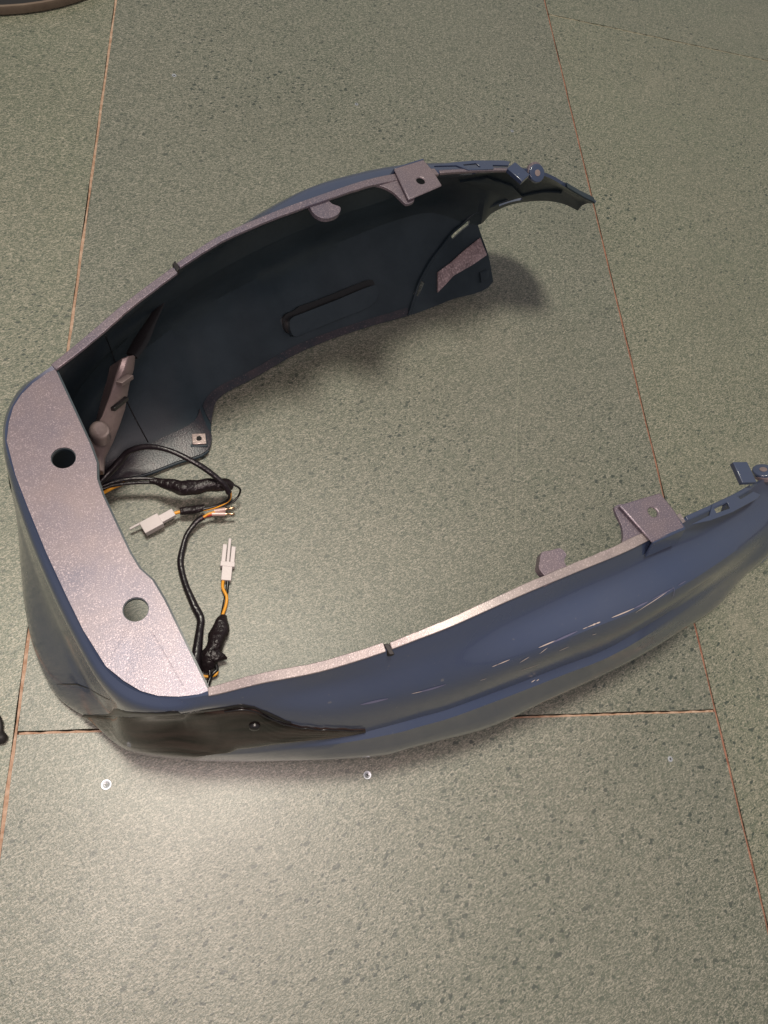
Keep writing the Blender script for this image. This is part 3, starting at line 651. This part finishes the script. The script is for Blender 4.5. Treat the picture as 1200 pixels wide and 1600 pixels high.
for pth, r in (([(160, 520), (168, 540), (178, 570), (188, 600)], .0007), ([(196, 626), (208, 650), (220, 672), (231, 692)], .0010)):
    pts = [onwall(x, y, 1, -.0048) for x, y in pth]; tube('moulded_line', pts, r, M_dark, fairing, sub=4, seg=6)
# bottom edge clip and its small metal plate
cp = W(311, 686, .018)
clip = box('nut_clip', cp, (.0095, -.0035, 0), (.003, .0085, 0), (0, 0, .0012), M_clip, fairing, bevel=.0008, label='small square metal nut clip on the lower lip')
tube('clip_nut', [cp+np.array([0, 0, .001]), cp+np.array([0, 0, .0035])], [.0045, .0038], M_dark, clip, sub=1, seg=6)
box('clip_pad', cp-np.array([0.001, 0, .0065]), (.012, -.0045, 0), (.004, .011, 0), (0, 0, .0045), M_in, fairing, bevel=.0015)
M_lip = mat('lower_lip_sheen', (.050, .040, .048), .34, .1, 0, noise=60, col2=(.022, .028, .038), grain=(700, (.16, .12, .13), .6, .8), bump=(700, .4, .0005))  # lighter tone paints the sheen along the bottom fold
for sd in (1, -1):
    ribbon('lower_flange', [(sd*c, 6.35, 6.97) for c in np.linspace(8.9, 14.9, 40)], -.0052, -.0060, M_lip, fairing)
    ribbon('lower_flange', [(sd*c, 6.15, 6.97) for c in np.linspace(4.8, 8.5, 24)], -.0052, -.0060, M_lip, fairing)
lip = [SF(c, 7)+np.array([0, 0, .002]) for c in np.linspace(4.6, 8.0, 14)]
tube('lower_lip_bead', lip, .003, M_in, fairing, sub=2, seg=8)
# --- far lamp housing seen from behind, in the tail corner
hz = .15
house = [ # left edge px, right edge px, height
 ((190, 560), (212, 556), .205), ((182, 584), (210, 577), .195), ((172, 618), (203, 600), .175), ((160, 650), (196, 640), .155), ((146, 672), (188, 664), .135), ((138, 692), (178, 690), .12), ((148, 712), (165, 716), .105), ((152, 735), (163, 742), .095)]
vs = []; fs = []
for (a, b, z) in house:
    L_ = W(*a, z); R_ = W(*b, z-.012); m_ = (L_+R_)/2+np.array([.004, -.004, .010]); bk = (L_+R_)/2+np.array([-.02, .02, -.035])
    vs += [L_, m_*.6+L_*.4, m_*.6+R_*.4, R_, bk]
for i in range(len(house)-1):
    for k in range(5): a = i*5+k; b = i*5+(k+1) % 5; fs.append((a, b, b+5, a+5))
fs += [(0, 4, 3, 2, 1), tuple((len(house)-1)*5+k for k in range(5))]
lh = mesh('lamp_housing', vs, fs, M_pink, fairing, smooth=False, bevel=.0015, label='grey rear housing of the far signal lamp, seen from inside')
p0, p1 = W(176, 640, .182), W(198, 622, .176)
box('housing_rib', (p0+p1)/2, (p1-p0)/2, (.002, -.002, .001), (0, 0, .004), M_dark, lh)
p0, p1 = W(186, 600, .205), W(204, 588, .20)
box('housing_rib', (p0+p1)/2, (p1-p0)/2, (.003, -.003, .001), (0, 0, .004), M_pink, lh)
p = W(155, 672, .155); tube('lamp_socket', [p+np.array([0, 0, -.02]), p, p+np.array([.002, -.002, .006])], [.012, .012, .008], M_pink, lh, sub=3, seg=16)
pts = [W(262, 455, .20), W(238, 500, .195), W(222, 530, .19), (W(206, 556, .19))]
tube('lamp_bracket', pts, [.003, .006, .009, .008], M_dark, fairing, sub=5, seg=8, flat=.5)
# ------------------------------------------------------------------ wiring
far_h = empty('wire_harness', W(270, 760, 0), 'black sleeved wires looping from the far lamp to a white plug', 'wire harness', 'wire harnesses of the two signal lamps')
def wp(l): return [W(x, y, z) for x, y, z in l]
tube('sleeved_wire', wp([(150, 760, .045), (170, 738, .05), (190, 718, .06), (200, 706, .07), (222, 699, .08), (245, 699, .085), (275, 708, .085), (305, 723, .08), (332, 741, .07), (350, 757, .06), (358, 770, .05)]), [.005, .005, .0052, .0045, .0042, .0038, .0038, .0038, .004, .004, .0045], M_sleeve, far_h, lump=.10)
tube('wire', wp([(150, 764, .04), (175, 754, .042), (205, 748, .045), (236, 748, .045), (262, 752, .045)]), .0024, M_sleeve, far_h)
tube('wire', wp([(150, 768, .036), (175, 759, .038), (205, 755, .041), (236, 754, .043), (262, 758, .043)]), .0024, M_sleeve, far_h)
tube('taped_splice', wp([(234, 751, .045), (252, 754, .045), (270, 759, .046), (284, 762, .047), (300, 762, .047), (318, 759, .047), (336, 758, .047), (352, 757, .045), (364, 760, .042)]), [.003, .0060, .0088, .0112, .0105, .0092, .0096, .0090, .005], M_tape, far_h, lump=.14, seg=14)
tube('wire', wp([(352, 752, .046), (364, 757, .045), (375, 764, .04), (373, 774, .03), (364, 784, .025), (346, 791, .02), (320, 797, .018)]), .0015, M_dark, far_h)
tube('wire', wp([(358, 770, .048), (357, 780, .036), (344, 788, .028), (325, 794, .024), (300, 798, .022)]), .0021, M_dark, far_h)
tube('yellow_wire', wp([(361, 768, .046), (359, 781, .034), (345, 790, .028), (326, 796, .023), (300, 799, .02)]), .0012, M_yel, far_h)
tube('yellow_wire', wp([(140, 782, .04), (160, 771, .036), (178, 761, .034), (195, 755, .034)]), .0026, M_yel, far_h)
tube('taped_splice', wp([(320, 793, .022), (305, 796, .021), (292, 798, .02), (281, 799, .02)]), [.0045, .0062, .0062, .0050], M_tape, far_h, lump=.08)
tube('yellow_wire', wp([(284, 799, .02), (276, 801, .02), (268, 804, .02), (258, 808, .019)]), .0024, M_yel, far_h)
def plug(parent, a, b, z0, z1, w1, w2, kind):
    """nylon plug: wire end a -> mating end b (pixels)"""
    A_ = Vector(W(*a, z0)); B_ = Vector(W(*b, z1)); d = (B_-A_); L = d.length; d.normalize(); s = Vector((0, 0, 1)).cross(d).normalized(); u = d.cross(s)
    def bx(nm, t0, t1, hw, hh, so_=0, uo=0, par=None, m=M_white): 
        return box(nm, A_+d*L*(t0+t1)/2+s*so_+u*uo, d*L*(t1-t0)/2, s*hw, u*hh, m, par or parent, bevel=.0007)
    if kind == 'female':
        body = bx('plug_housing', .0, .38, w1, .0042); bx('plug_shroud', .34, .80, w2, .0068, par=body)
        bx('plug_latch', .72, 1.05, .0016, .0016, so_=-w2*.9, uo=.004, par=body)
        bx('plug_opening', .797, .806, w2*.72, .0042, m=M_pink, par=body)
    else:
        body = bx('plug_housing', .0, .40, w1, .0045); bx('plug_collar', .34, .46, w2, .0052, par=body)
        for o_, e in ((-.62, .86), (.62, .90)): bx('plug_finger', .42, e, w2*.30, .004, so_=w2*o_, par=body)
        bx('plug_finger', .42, 1.05, w2*.20, .0026, so_=0, uo=.0025, par=body); bx('plug_key', .42, .80, w2*.22, .003, uo=-.001, par=body)
    return body
plug(far_h, (272, 801), (211, 834), .020, .012, .0058, .0092, 'female')
near_h = empty('wire_harness', W(320, 950, 0), 'black wires from the near lamp ending in bullet terminals and a white plug', 'wire harness', 'wire harnesses of the two signal lamps')
tube('sleeved_wire', wp([(313, 1085, .02), (306, 1045, .012), (308, 1015, .010), (313, 980, .008), (312, 962, .008), (301, 940, .0085), (289, 910, .0075), (282, 882, .0075), (286, 855, .009), (292, 836, .012), (304, 818, .016), (318, 808, .020)]), [.0068, .0072, .0066, .0056, .0052, .0050, .0046, .0044, .0040, .0038, .0036, .0040], M_sleeve, near_h, lump=.12, sub=9)
tube('red_wire', wp([(314, 811, .020), (322, 806, .021), (334, 803, .022)]), .0022, M_red, near_h)
tube('yellow_wire', wp([(318, 808, .021), (326, 803, .023), (336, 800, .024)]), .0018, M_yel, near_h)
for (a, b) in (((331, 803), (352, 803)), ((334, 799), (352, 796))):
    tube('terminal_sleeve', wp([(*a, .022), (*b, .022)]), .0032, M_clear, near_h, sub=3)
for (a, b) in (((350, 803), (367, 803)), ((350, 796), (367, 793))):
    q = wp([(*a, .022), (*b, .022)]); mm = [q[0]+(q[1]-q[0])*t for t in (0, .35, .45, .6, .95, 1)]
    tube('bullet_terminal', mm, [.0020, .0021, .0013, .0019, .0017, .0005], M_brass, near_h, sub=2)
plug(near_h, (353, 908), (359, 846), .010, .010, .0070, .0100, 'male')
tube('yellow_wire', wp([(349, 905, .010), (348, 918, .011), (354, 932, .011), (353, 945, .010), (348, 960, .010), (344, 972, .010)]), .0022, M_yel, near_h)
tube('wire', wp([(356, 905, .009), (355, 918, .008), (353, 930, .008), (350, 945, .008), (347, 960, .009), (345, 972, .010)]), .0024, M_dark, near_h)
tube('taped_splice', wp([(349, 962, .010), (347, 972, .011), (342, 990, .013), (336, 1005, .014), (331, 1022, .014), (324, 1040, .012), (321, 1050, .010)]), [.0050, .0085, .0118, .0115, .0120, .0085, .003], M_tape, near_h, lump=.18, seg=14)
tube('tape_flap', wp([(330, 1015, .024), (336, 1022, .024), (345, 1026, .022), (355, 1029, .019)]), [.004, .0085, .0055, .0012], M_tape, near_h, lump=.25, seg=10, flat=.4)
tube('wire', wp([(334, 1030, .012), (339, 1045, .014), (333, 1052, .014), (328, 1060, .012), (322, 1080, .012)]), .0026, M_dark, near_h)
tube('wire', wp([(326, 1040, .012), (328, 1055, .012), (326, 1066, .012), (321, 1085, .012)]), .0024, M_sleeve, near_h)
tube('yellow_wire', wp([(309, 1052, .010), (316, 1056, .010), (328, 1057, .011), (337, 1054, .013), (340, 1049, .013)]), .0019, M_yel, near_h)
# ------------------------------------------------------------------ odd things at the frame edges
def ring_thing(name, cpx, cpy, ru, label, cat):
    c = W(cpx, cpy, 0); o = empty(name, (c[0], c[1], 0), label, cat); n = 64
    prof = [(.97, .0), (1.0, .003), (1.003, .014), (1.0, .018), (.986, .018), (.982, .014), (.98, .004)]
    vs = [(c[0]+ru*a*math.cos(2*math.pi*k/n), c[1]+ru*a*math.sin(2*math.pi*k/n), z) for a, z in prof for k in range(n)]
    fs = [(i*n+k, i*n+(k+1) % n, (i+1)*n+(k+1) % n, (i+1)*n+k) for i in range(len(prof)-1) for k in range(n)]
    mesh('tub_wall', vs, fs, M_tan, o)
    vs = [(c[0]+ru*.982*math.cos(2*math.pi*k/n), c[1]+ru*.982*math.sin(2*math.pi*k/n), .005) for k in range(n)]
    mesh('tub_floor', vs, [tuple(range(n))], M_rubber, o); return o
q = W(30, 20, 0)
# circle whose near edge passes under the top-left corner
ring_thing('shallow_tub', -60, -158, .36, 'dark shallow tub with a tan rim cut off by the top left corner', 'tub')
c = W(-2, 1130, 0)
t = tube('dark_strap', wp([(-14, 1105, .006), (-3, 1125, .008), (0, 1142, .008), (2, 1153, .007), (-6, 1160, .005)]), [.003, .004, .004, .007, .004], M_rubber, None, lump=.15)
tag(t, 'dark brown strap end poking in at the left edge beside the joint', 'strap')
